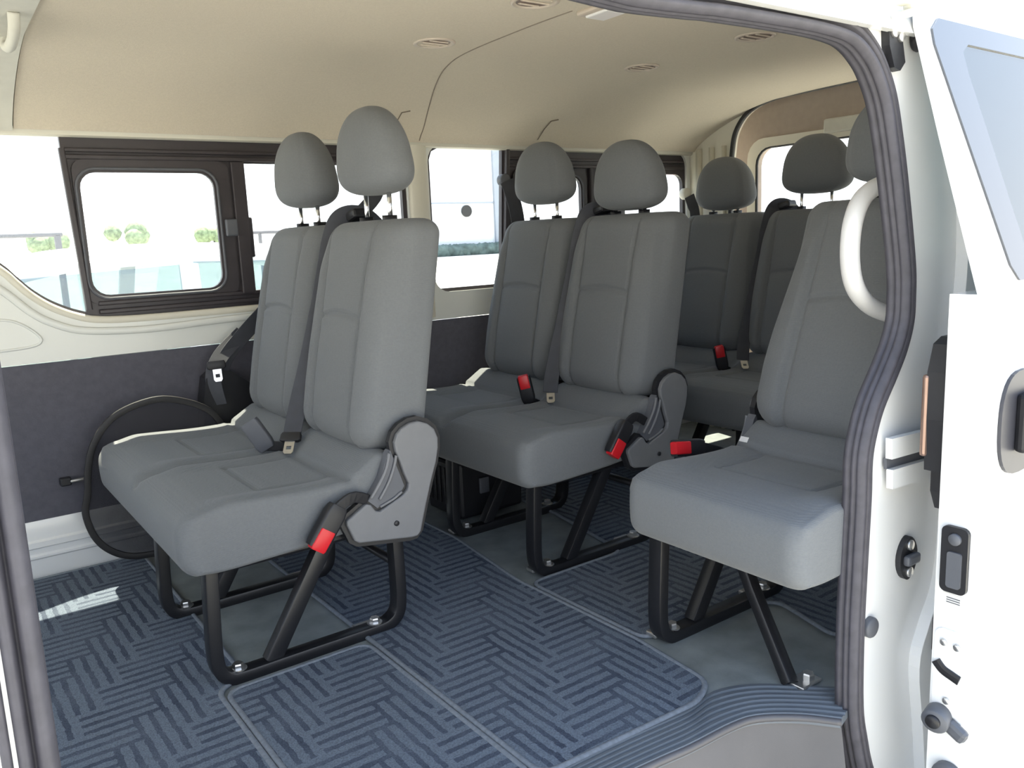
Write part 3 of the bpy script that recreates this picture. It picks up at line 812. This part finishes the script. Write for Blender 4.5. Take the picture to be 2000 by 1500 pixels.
YC = (.182, .572)
def make_double(loc, label):
    t = empty('double_seat', loc); tag(t, label, 'seat', 'grey double bus seats along the far wall')
    cu = bpy.data.objects.new('seat_cushion', as_mesh(cushion_mesh(-.012, .800, YC), 'seat_cushion', M['fabric'])); COL.objects.link(cu); cu.parent = t
    for y in YC:
        inst('backrest', ME_BACK, t, (0, y+.003, 0))
    for y in YC:
        headrest(t, y, .0)
    for y in YC:
        for s in (-.058, .058): inst('post_sleeve', ME_SLEEVE, t, (.552, y+s, .918))
    # seat pan under the cushion
    add('seat_pan', rbox((.255, .385, .252), (.40, .74, .03), .008), M['blackmetal'], t)
    add('hinge_tube', tube([Vector((.495, -.005, .385)), Vector((.495, .78, .385))], .022, 16), M['blackmetal'], t, smooth=True)
    leg_frame(t, .028); leg_frame(t, .415)
    # rear cross tube between the two frames
    add('cross_tube', tube([Vector((.457, .03, .15)), Vector((.457, .412, .15))], .010, 12), M['blackmetal'], t, smooth=True)
    recliner(t, -.010)
    # shoulder belt lying in the gap between the backrests
    P = cat_rom([(.610, .300, .905), (.585, .312, .932), (.550, .326, .940), (.520, .334, .925), (.500, .338, .880), (.482, .340, .812), (.462, .342, .735), (.440, .344, .660), (.415, .344, .580), (.390, .343, .510), (.368, .338, .450), (.350, .326, .405)], 6)
    wb = add('seat_belt', sweep(P, rrect(.044, .0025, .001, 1), axis=(-.60, -.80, .12)), M['webbing'], t, smooth=True, angle=40)
    add('belt_guide', rbox((.565, .318, .934), (.05, .07, .024), .007, Matrix.Rotation(-.25, 3, 'X')), M['blackplastic'], t)
    tongue_plate(wb, (.343, .316, .404), (-.35, -.45, -.50), (.81, -.585, 0))
    # side buckle hanging on the aisle flank
    buckle_parts(t, (.302, -.038, .338), (.246, -.038, .262), (1, 0, 0), width=.046, depth=.028, stalk=[(.42, -.014, .30), (.345, -.030, .345)])
    return t

proto = make_double((.36, 1.585, 0), 'front double seat, closest to the camera at the left')
buckle_g = buckle_parts(proto, (.314, .392, .378), (.280, .415, .448), (.86, -.5, .35), red=False, width=.046, depth=.026, name='centre_buckle', body='greyplastic', stalk=[(.40, .372, .372), (.365, .372, .375)])
buckle_g['label'] = 'grey buckle tilted over the cushion gap'

row2 = copy_thing(proto, (1.169, 1.585, 0), 'second double seat, in the middle behind the front double seat')
row3 = copy_thing(proto, (2.0, 1.535, 0), 'rearmost double seat, by the back pillar in the far corner')
def fix_row(row, near_dz, far_dz):
    hs = sorted([c for c in row.children if c.name.startswith('headrest')], key=lambda c: c.location.y)
    hs[0].location.z += near_dz; hs[1].location.z += far_dz
    for c in list(row.children):
        if c.name.startswith('centre_buckle'):
            for g in list(c.children): bpy.data.objects.remove(g)
            bpy.data.objects.remove(c)
for c in row2.children:
    if c.name.startswith('buckle'): c.location.z += .038; c.location.x += .012
fix_row(row2, .042, .080); fix_row(row3, .082, .045)
hs = sorted([c for c in proto.children if c.name.startswith('headrest')], key=lambda c: c.location.y)
hs[0].location.z += .090; hs[1].location.z += .082; hs[1].location.y += .012
for row in (row2, row3):
    b = buckle_parts(row, (.315, .385, .372), (.300, .392, .452), (.75, -.65, 0), width=.042, depth=.026, face=(-.5, -.8, .1), name='centre_buckle', stalk=[(.40, .380, .365), (.35, .383, .362)])
    b['label'] = 'black buckle with red button standing in the cushion gap'

# single seat by the doorway
def make_single(loc):
    t = empty('single_seat', loc)
    tag(t, 'single seat beside the doorway at the right', 'seat')
    cu = bpy.data.objects.new('seat_cushion', as_mesh(cushion_mesh(-.022, .398, (.19,), NY_=60), 'seat_cushion', M['fabric'])); COL.objects.link(cu); cu.parent = t
    inst('backrest', ME_BACK_LEAN, t, (-.004, .203, 0))
    headrest(t, .180, .062, x=.628)
    for s in (-.058, .058): inst('post_sleeve', ME_SLEEVE, t, (.626, .180+s, .918))
    add('seat_pan', rbox((.255, .2, .252), (.40, .34, .03), .008), M['blackmetal'], t)
    leg_frame(t, .352)
    add('outer_strut', sweep([Vector((.112, .075, .006)), Vector((.16, .20, .14)), Vector((.21, .31, .262))], rrect(.026, .026, .005, 2), axis=(1, 0, 0)), M['blackmetal'], t, smooth=True, angle=40)
    b = cyl((.150, .062, .012), (0, 0, 1), .012, .018, 6); rbox((.142, .066, .005), (.06, .04, .006), .002, bm=b)
    add('floor_bolt', b, M['steel'], t)
    recliner(t, .405, side=1)
    buckle_parts(t, (.30, .455, .368), (.205, .455, .382), (0, .2, 1), width=.040, depth=.024, stalk=[(.42, .44, .31), (.36, .45, .345)])
    tg = add('care_label', plate([(-.014, -.006), (.014, -.006), (.014, .006), (-.014, .006)], [], .001, lambda a, b_, d: (.350+b_*.6, .375+a*.8, .390+b_*.8+d)), M['whiteplastic'], t)
    return t
single = make_single((1.150, .808, 0))

# ------------------------------------------------------------------ belts and bits on the far wall
def wall_belt(name_loc, parts, label):
    t = empty('seat_belt', name_loc); tag(t, label, 'seat belt', 'window seat belts on the far wall')
    return t
b1 = wall_belt((0, 0, 0), None, 'black belt with bright tongue on a black reel box by the front double seat')
bx = [(.652, .36), (.66, .44), (.672, .50), (.700, .522), (.745, .515), (.80, .47), (.83, .40), (.83, .335), (.66, .335)]
add('reel_box', plate(bx, [], .065, XZ(W-.078)), M['blackplastic'], b1)
P = cat_rom([(1.275, W-.05, 1.045), (1.255, W-.055, 1.00), (1.05, W-.055, .828), (.90, W-.06, .705), (.80, W-.065, .618), (.745, W-.07, .565), (.715, W-.075, .520)], 6)
add('webbing', sweep(P, rrect(.046, .003, .001, 1), axis=(0, 1, 0)), M['webbing'], b1, smooth=True, angle=40)
P = cat_rom([(.80, W-.05, .62), (.72, W-.075, .56), (.690, W-.085, .50), (.70, W-.08, .42)], 6)
add('webbing_loop', sweep(P, rrect(.046, .003, .001, 1), axis=(.6, 1, 0)), M['webbing'], b1, smooth=True, angle=40)
tongue_plate(b1, (.700, W-.095, .527), (.0, -.15, -1), (1, -.2, 0))
add('belt_anchor', cyl((1.275, W-.018, 1.05), (0, 1, 0), .024, .03), M['cream'], b1, smooth=True)
b2 = wall_belt((0, 0, 0), None, 'black belt hanging from the ring beside the second double seat headrests')
add('belt_anchor', cyl((1.80, W-.03, 1.069), (0, 1, 0), .022, .03), M['greyplastic'], b2, smooth=True)
P = cat_rom([(1.80, W-.05, 1.065), (1.815, W-.055, 1.02), (1.832, W-.06, .94), (1.845, W-.06, .80), (1.86, W-.06, .62), (1.87, W-.06, .02)], 5)
add('webbing', sweep(P, rrect(.06, .003, .001, 1), axis=(0, 1, 0)), M['webbing'], b2, smooth=True, angle=40)
b3 = wall_belt((0, 0, 0), None, 'black belt hanging on the rear pillar beside the rearmost double seat')
add('belt_anchor', cyl((2.745, W-.04, 1.015), (0, 1, 0), .024, .03), M['cream'], b3, smooth=True)
P = cat_rom([(2.748, W-.06, 1.005), (2.76, W-.065, .97), (2.775, W-.068, .92), (2.79, W-.07, .70), (2.79, W-.07, .02)], 5)
add('webbing', sweep(P, rrect(.06, .003, .001, 1), axis=(0, 1, 0)), M['webbing'], b3, smooth=True, angle=40)

# round see-through shade behind the front seat
Yr = W-.100
rim = cat_rom([(.318, Yr, .229), (.306, Yr, .174), (.320, Yr, .105), (.353, Yr, .056), (.405, Yr, .024), (.48, Yr, .014), (.56, Yr, .016), (.64, Yr, .04), (.69, Yr, .10), (.715, Yr, .20), (.71, Yr, .31), (.665, Yr, .405), (.560, Yr, .456), (.478, Yr, .455), (.400, Yr, .424), (.350, Yr, .364), (.328, Yr, .30)], 5, closed=True)
rim = [Vector((v.x*.982+.012, v.y, .87+(v.z-.87)*.982-.003)) for v in rim]
sh = add('sun_shade', plate([(v.x, v.z) for v in rim], [], .002, XZ(Yr)), M['meshcloth'])
tag(sh, 'round dark see-through shade with black rim against the lower far wall', 'shade')
add('rim', sweep(rim, rrect(.018, .010, .003, 2), axis=(0, 1, 0), closed=True), M['gasket'], sh, smooth=True, angle=40)
# small dark clip with a steel pin, low on the panel
cl = add('panel_clip', rbox((.285, W-.022, .262), (.028, .026, .022), .004), M['blackplastic'])
rbx = rbox((.315, W-.030, .262), (.04, .012, .008), .003)
tag(cl, 'small black clip on the dark lower wall panel', 'clip')
add('pin', rbx, M['steel'], cl)

# heater box under the second double seat
ht = empty('heater', (0, 0, 0)); tag(ht, 'black heater box on the floor under the second double seat', 'heater')
bm = rbox((1.42, 2.20, .095), (.24, .20, .18), .012)
add('housing', bm, M['blackplastic'], ht)
bm = bmesh.new()
for k in range(6): rbox((1.298, 2.13+.028*k, .10), (.006, .008, .12), .002, bm=bm)
add('grille', bm, M['blackmetal'], ht)
add('badge', rbox((1.385, 2.092, .105), (.035, .01, .05), .003), M['greyplastic'], ht)
# loose buckle lying under the front double seat
buckle_parts(proto, (.13, .455, .225), (.11, .415, .165), (1, 0, 0), width=.042, depth=.024, name='lap_buckle', stalk=[(.22, .515, .25), (.16, .49, .255)])
o = tongue_plate(proto, (.16, .395, .185), (-.2, -.4, -.6), (1, 0, 0), name='lap_tongue')

# ------------------------------------------------------------------ ceiling fittings
def vent(x, y, label):
    z = ceil_z(y)+.003
    t = empty('ceiling_vent', (x, y, z)); tag(t, label, 'air vent', 'round vents in the headliner')
    bm = sweep([Vector((.047*math.cos(a), .047*math.sin(a), -.002)) for a in [2*PI*k/32 for k in range(32)]], circ(.006, 8, .0045), axis=(0, 0, 1), closed=True)
    add('ring', bm, M['ventring'], t, smooth=True)
    bm = cyl((0, 0, .0), (0, 0, 1), .043, .006, 32)
    add('dish', bm, M['ventdish'], t, smooth=True)
    bm = bmesh.new()
    for k in (-1, 0, 1): rbox((0, .022*k, -.004), (.07 if k == 0 else .05, .010, .004), .001, Matrix.Rotation(.35, 3, 'X'), bm=bm)
    add('louvre', bm, M['ventring'], t)
    return t
M['ventring'] = mat('vent_beige_plastic', (.50, .43, .36), .55, noise=.03)
M['ventdish'] = mat('vent_brown_plastic', (.22, .165, .14), .6, noise=.05)
vent(1.134, 1.835, 'round beige ceiling vent above the first double seat, by the headliner joint')
vent(1.853, 1.843, 'round beige ceiling vent above the second double seat')
vent(1.133, 1.430, 'round beige ceiling vent at the top edge of the picture')
vent(1.841, 1.425, 'round beige ceiling vent near the top right corner of the doorway')
dl = empty('dome_light', (1.305, 1.395, ceil_z(1.395))); tag(dl, 'flat pale dome light between the two vents nearest the doorway', 'light')
add('lamp_base', rbox((0, 0, -.003), (.085, .115, .012), .005), M['ventring'], dl)
add('lens', rbox((.0, .01, -.010), (.055, .07, .008), .004), M['whiteplastic'], dl)
add('switch', rbox((-.0, -.045, -.010), (.02, .012, .006), .002), M['ventdish'], dl)
gl = empty('assist_grip', (.245, 2.02, 1.325)); tag(gl, 'pale grip handle on the front headliner at the top left corner', 'handle')
add('grip', sweep(cat_rom([(0.0, -.09, .012), (0, -.075, -.012), (0, -.03, -.026), (0, .03, -.028), (0, .085, -.016), (0, .10, .008)], 5), circ(.011, 10)), M['headfront'], gl, smooth=True)

# ------------------------------------------------------------------ outside
g = add('ground', plate([(-90, -60), (160, -60), (160, 160), (-90, 160)], [], -.1, XY(GY)), M['concrete'])
struct(g, 'bright pale concrete yard outside the van', 'ground')

def make_car(loc, paint, label, roof=1.53, seats=True):
    t = empty('car', loc); tag(t, label, 'car', 'parked cars in the yard')
    body = cat_rom([(-1.55, .28), (-1.62, .42), (-1.60, .62), (-1.40, .78), (-.85, .88), (-.55, .93), (.6, .95), (1.7, .97), (2.35, .95), (2.52, .86), (2.58, .6), (2.55, .35), (2.45, .26), (1.0, .22), (-1.0, .22)], 4, closed=True)
    W2 = .86
    R = []
    for y, k in ((-W2, .05), (-W2+.04, .015), (-W2+.12, 0), (W2-.12, 0), (W2-.04, .015), (W2, .05)):
        R.append([Vector((v.x*(1-k*.35)+.45*k*.35, y, .6+(v.y-.6)*(1-k*1.6))) for v in [Vector((a[0], a[1], 0)) for a in body]])
    add('body', loft(R), M[paint], t, smooth=True, angle=40)
    # roof skin
    rf = cat_rom([(-.18, roof-.11), (.05, roof-.03), (.35, roof+.005), (.9, roof+.005), (1.35, roof-.03), (1.58, roof-.11)], 4)
    R = []
    for y, dz in ((-.60, -.045), (-.56, -.012), (-.40, .008), (0, .02), (.40, .008), (.56, -.012), (.60, -.045)):
        R.append([Vector((v[0], y, v[1]+dz)) for v in rf])
    bm = loft(R, closed=False, caps=False)
    rr = bmesh.ops.extrude_face_region(bm, geom=bm.faces[:])
    for v in rr['geom']:
        if isinstance(v, bmesh.types.BMVert): v.co.z -= .03
    add('roof', bm, M[paint], t, smooth=True, angle=50)
    for s in (-1, 1):
        lo, hi = s*.80, s*.60
        for (x0, x1, wd) in ((-.78, -.17, .07), (.62, .66, .08), (2.05, 1.52, .10)):
            P = [Vector((x0, lo, .92)), Vector(((x0+x1)/2, (lo+hi)/2, (.92+roof-.07)/2)), Vector((x1, hi, roof-.07))]
            add('pillar', sweep(P, rrect(wd, .03, .008, 2), axis=(0, 1, 0)), M[paint], t)
        for q in ([(-.70, .93), (.60, .94), (.62, roof-.07), (-.13, roof-.10)], [(.68, .94), (1.98, .95), (1.50, roof-.09), (.68, roof-.06)]):
            def fn(a, b, d, s=s):
                k = (b-.92)/(roof-.07-.92); return (a, s*(.80-.20*k)+d*s, b)
            add('side_window', plate(q, [], .004, fn), M['carglass'], t)
    add('windscreen', loft([[Vector((-.80, y, .92)), Vector((-.79, y, .915)), Vector((-.16, y*.78, roof-.11)), Vector((-.17, y*.78, roof-.10))] for y in (-.76, 0, .76)]), M['carglass'], t)
    add('rear_window', loft([[Vector((2.10, y, .95)), Vector((2.09, y, .945)), Vector((1.55, y*.78, roof-.12)), Vector((1.56, y*.78, roof-.11))] for y in (-.76, 0, .76)]), M['carglass'], t)
    for x in (-.95, 1.65):
        for s in (-1, 1):
            w = add('wheel', cyl((x, s*.80, .31), (0, 1, 0), .31, .20, 32), M['tyre'], t, smooth=True, angle=40)
            add('hub', cyl((x, s*.905, .31), (0, 1, 0), .19, .02, 24), M['steel'], w, smooth=True, angle=40)
    if seats:
        for x in (.45, 1.35):
            for s in (-.38, .38):
                R = [[Vector((x+.14*(z-.8)+a, s+b, z)) for a, b in rrect(.12, w, .05, 4)] for z, w in ((.6, .42), (1.05, .42), (1.10, .36), (1.12, .22), (1.18, .24), (1.28, .22), (1.30, .16))]
                add('car_seat', loft(R), M['carseat'], t, smooth=True, angle=50)
    return t
make_car((.35, 4.35, GY), 'white', 'white sedan parked beside the front side window')
make_car((7.2, 5.1, GY), 'carred', 'red car seen low through the rear window', roof=1.62, seats=False)

wh = empty('warehouse', (0, 0, 0)); tag(wh, 'white shed wall with round black sign beyond the second window', 'building')
k = 5.87
Yw = 64.0
x0, x1 = 6.2*k, 7.70*k
add('wall', rbox(((x0+x1)/2, Yw+3, 5.2), (x1-x0, 6, 10.2), .05), M['shed'], wh)
add('corner_flashing', rbox((x1+.2, Yw+1.0, 5.2), (.9, 2.5, 10.2), .03), M['shedtrim'], wh)
add('wall_joint', rbox(((x0+x1)/2, Yw-.05, 3.97), (x1-x0, .12, .12), .02), M['shedtrim'], wh)
sg = add('round_sign', cyl((7.136*k, Yw-.15, .87+.406*k), (0, 1, 0), .52, .15, 32), M['gasket'], wh, smooth=True, angle=40)
hg = bmesh.new()
for i in range(40):
    xx = x0+(x1-x0)*i/39
    b2 = bmesh.new(); bmesh.ops.create_icosphere(b2, subdivisions=2, radius=.55)
    for v in b2.verts: v.co = v.co*(1+.25*random.random())+Vector((xx, Yw-1.2+.3*random.random(), -.25))
    me = bpy.data.meshes.new('t'); b2.to_mesh(me); b2.free(); hg.from_mesh(me); bpy.data.meshes.remove(me)
o = add('hedge', hg, M['hedge'], smooth=True); tag(o, 'low dark hedge along the foot of the white shed', 'hedge', kind='stuff')

fn_ = empty('fence', (0, 0, 0)); tag(fn_, 'grey rail fence with a post beyond the front window', 'fence')
add('rail', rbox((-2.0, 8.0, 1.045), (6.3, .05, .035), .01), M['fence'], fn_)
add('lower_rail', rbox((-2.0, 8.0, .80), (6.3, .04, .03), .01), M['fence'], fn_)
for x in (-3.2, -1.1, 1.11):
    add('post', rbox((x, 8.0, .2), (.05, .05, 1.7), .01), M['fence'], fn_)
gt = empty('gate_frame', (0, 0, 0)); tag(gt, 'small grey open frame standing far off behind the white sedan', 'gate')
for x in (2.74, 2.92, 3.10, 3.4):
    add('post', rbox((x, 8.2, .18), (.03, .03, 1.66), .006), M['fence'], gt)
add('top_bar', rbox((3.07, 8.2, 1.01), (.68, .03, .03), .006), M['fence'], gt)
for i, (x, y, s, lab) in enumerate(((12.5, 95, 1.0, 'distant pale tree behind the rail fence at the far left'), (20, 96, 1.1, 'distant pale tree showing through the sliding sash, nearer its left end'), (29.5, 98, 1.0, 'distant pale tree at the right end of the sliding sash'))):
    t = empty('tree', (x, y, GY)); tag(t, lab, 'tree', 'distant trees on the horizon')
    bm = bmesh.new()
    for q in range(7):
        b2 = bmesh.new(); bmesh.ops.create_icosphere(b2, subdivisions=2, radius=s*(.6+.4*random.random()))
        off = Vector((random.uniform(-1.6, 1.6)*s, random.uniform(-.6, .6)*s, 3.0*s+random.uniform(-.35, .4)*s))
        for v in b2.verts: v.co = v.co*(1+.15*random.random())+off
        me = bpy.data.meshes.new('t'); b2.to_mesh(me); b2.free(); bm.from_mesh(me); bpy.data.meshes.remove(me)
    add('crown', bm, M['foliage'], t, smooth=True)
    add('trunk', tube([Vector((0, 0, 0)), Vector((.05*s, 0, 2.8*s))], .12*s, 10), M['fence'], t, smooth=True)

# ------------------------------------------------------------------ light
w = bpy.data.worlds.new('sky'); S.world = w; w.use_nodes = True
nt = w.node_tree; N = nt.nodes; L = nt.links
bg = N['Background']
tc = N.new('ShaderNodeTexCoord'); sx = N.new('ShaderNodeSeparateXYZ'); L.new(tc.outputs['Generated'], sx.inputs[0])
rp = N.new('ShaderNodeValToRGB')
rp.color_ramp.elements[0].position = 0; rp.color_ramp.elements[0].color = (.95, .97, 1.0, 1)
rp.color_ramp.elements[1].position = 1; rp.color_ramp.elements[1].color = (.40, .57, .88, 1)
e = rp.color_ramp.elements.new(.18); e.color = (.86, .92, 1.0, 1)
e = rp.color_ramp.elements.new(.45); e.color = (.62, .76, .97, 1)
L.new(sx.outputs['Z'], rp.inputs[0]); L.new(rp.outputs[0], bg.inputs['Color']); bg.inputs['Strength'].default_value = 2.0
sd = bpy.data.lights.new('sun', 'SUN'); sd.energy = 14; sd.angle = math.radians(.53); sd.color = (1, .93, .74)
sun = bpy.data.objects.new('sun', sd); COL.objects.link(sun); sun.location = (0, 8, 30)
sun.rotation_euler = Vector((-.05, -.312, -1)).to_track_quat('-Z', 'Y').to_euler()

S.view_settings.view_transform = 'Standard'; S.view_settings.look = 'None'
S.view_settings.gamma = 1; S.view_settings.use_curve_mapping = False; S.view_settings.exposure = .42
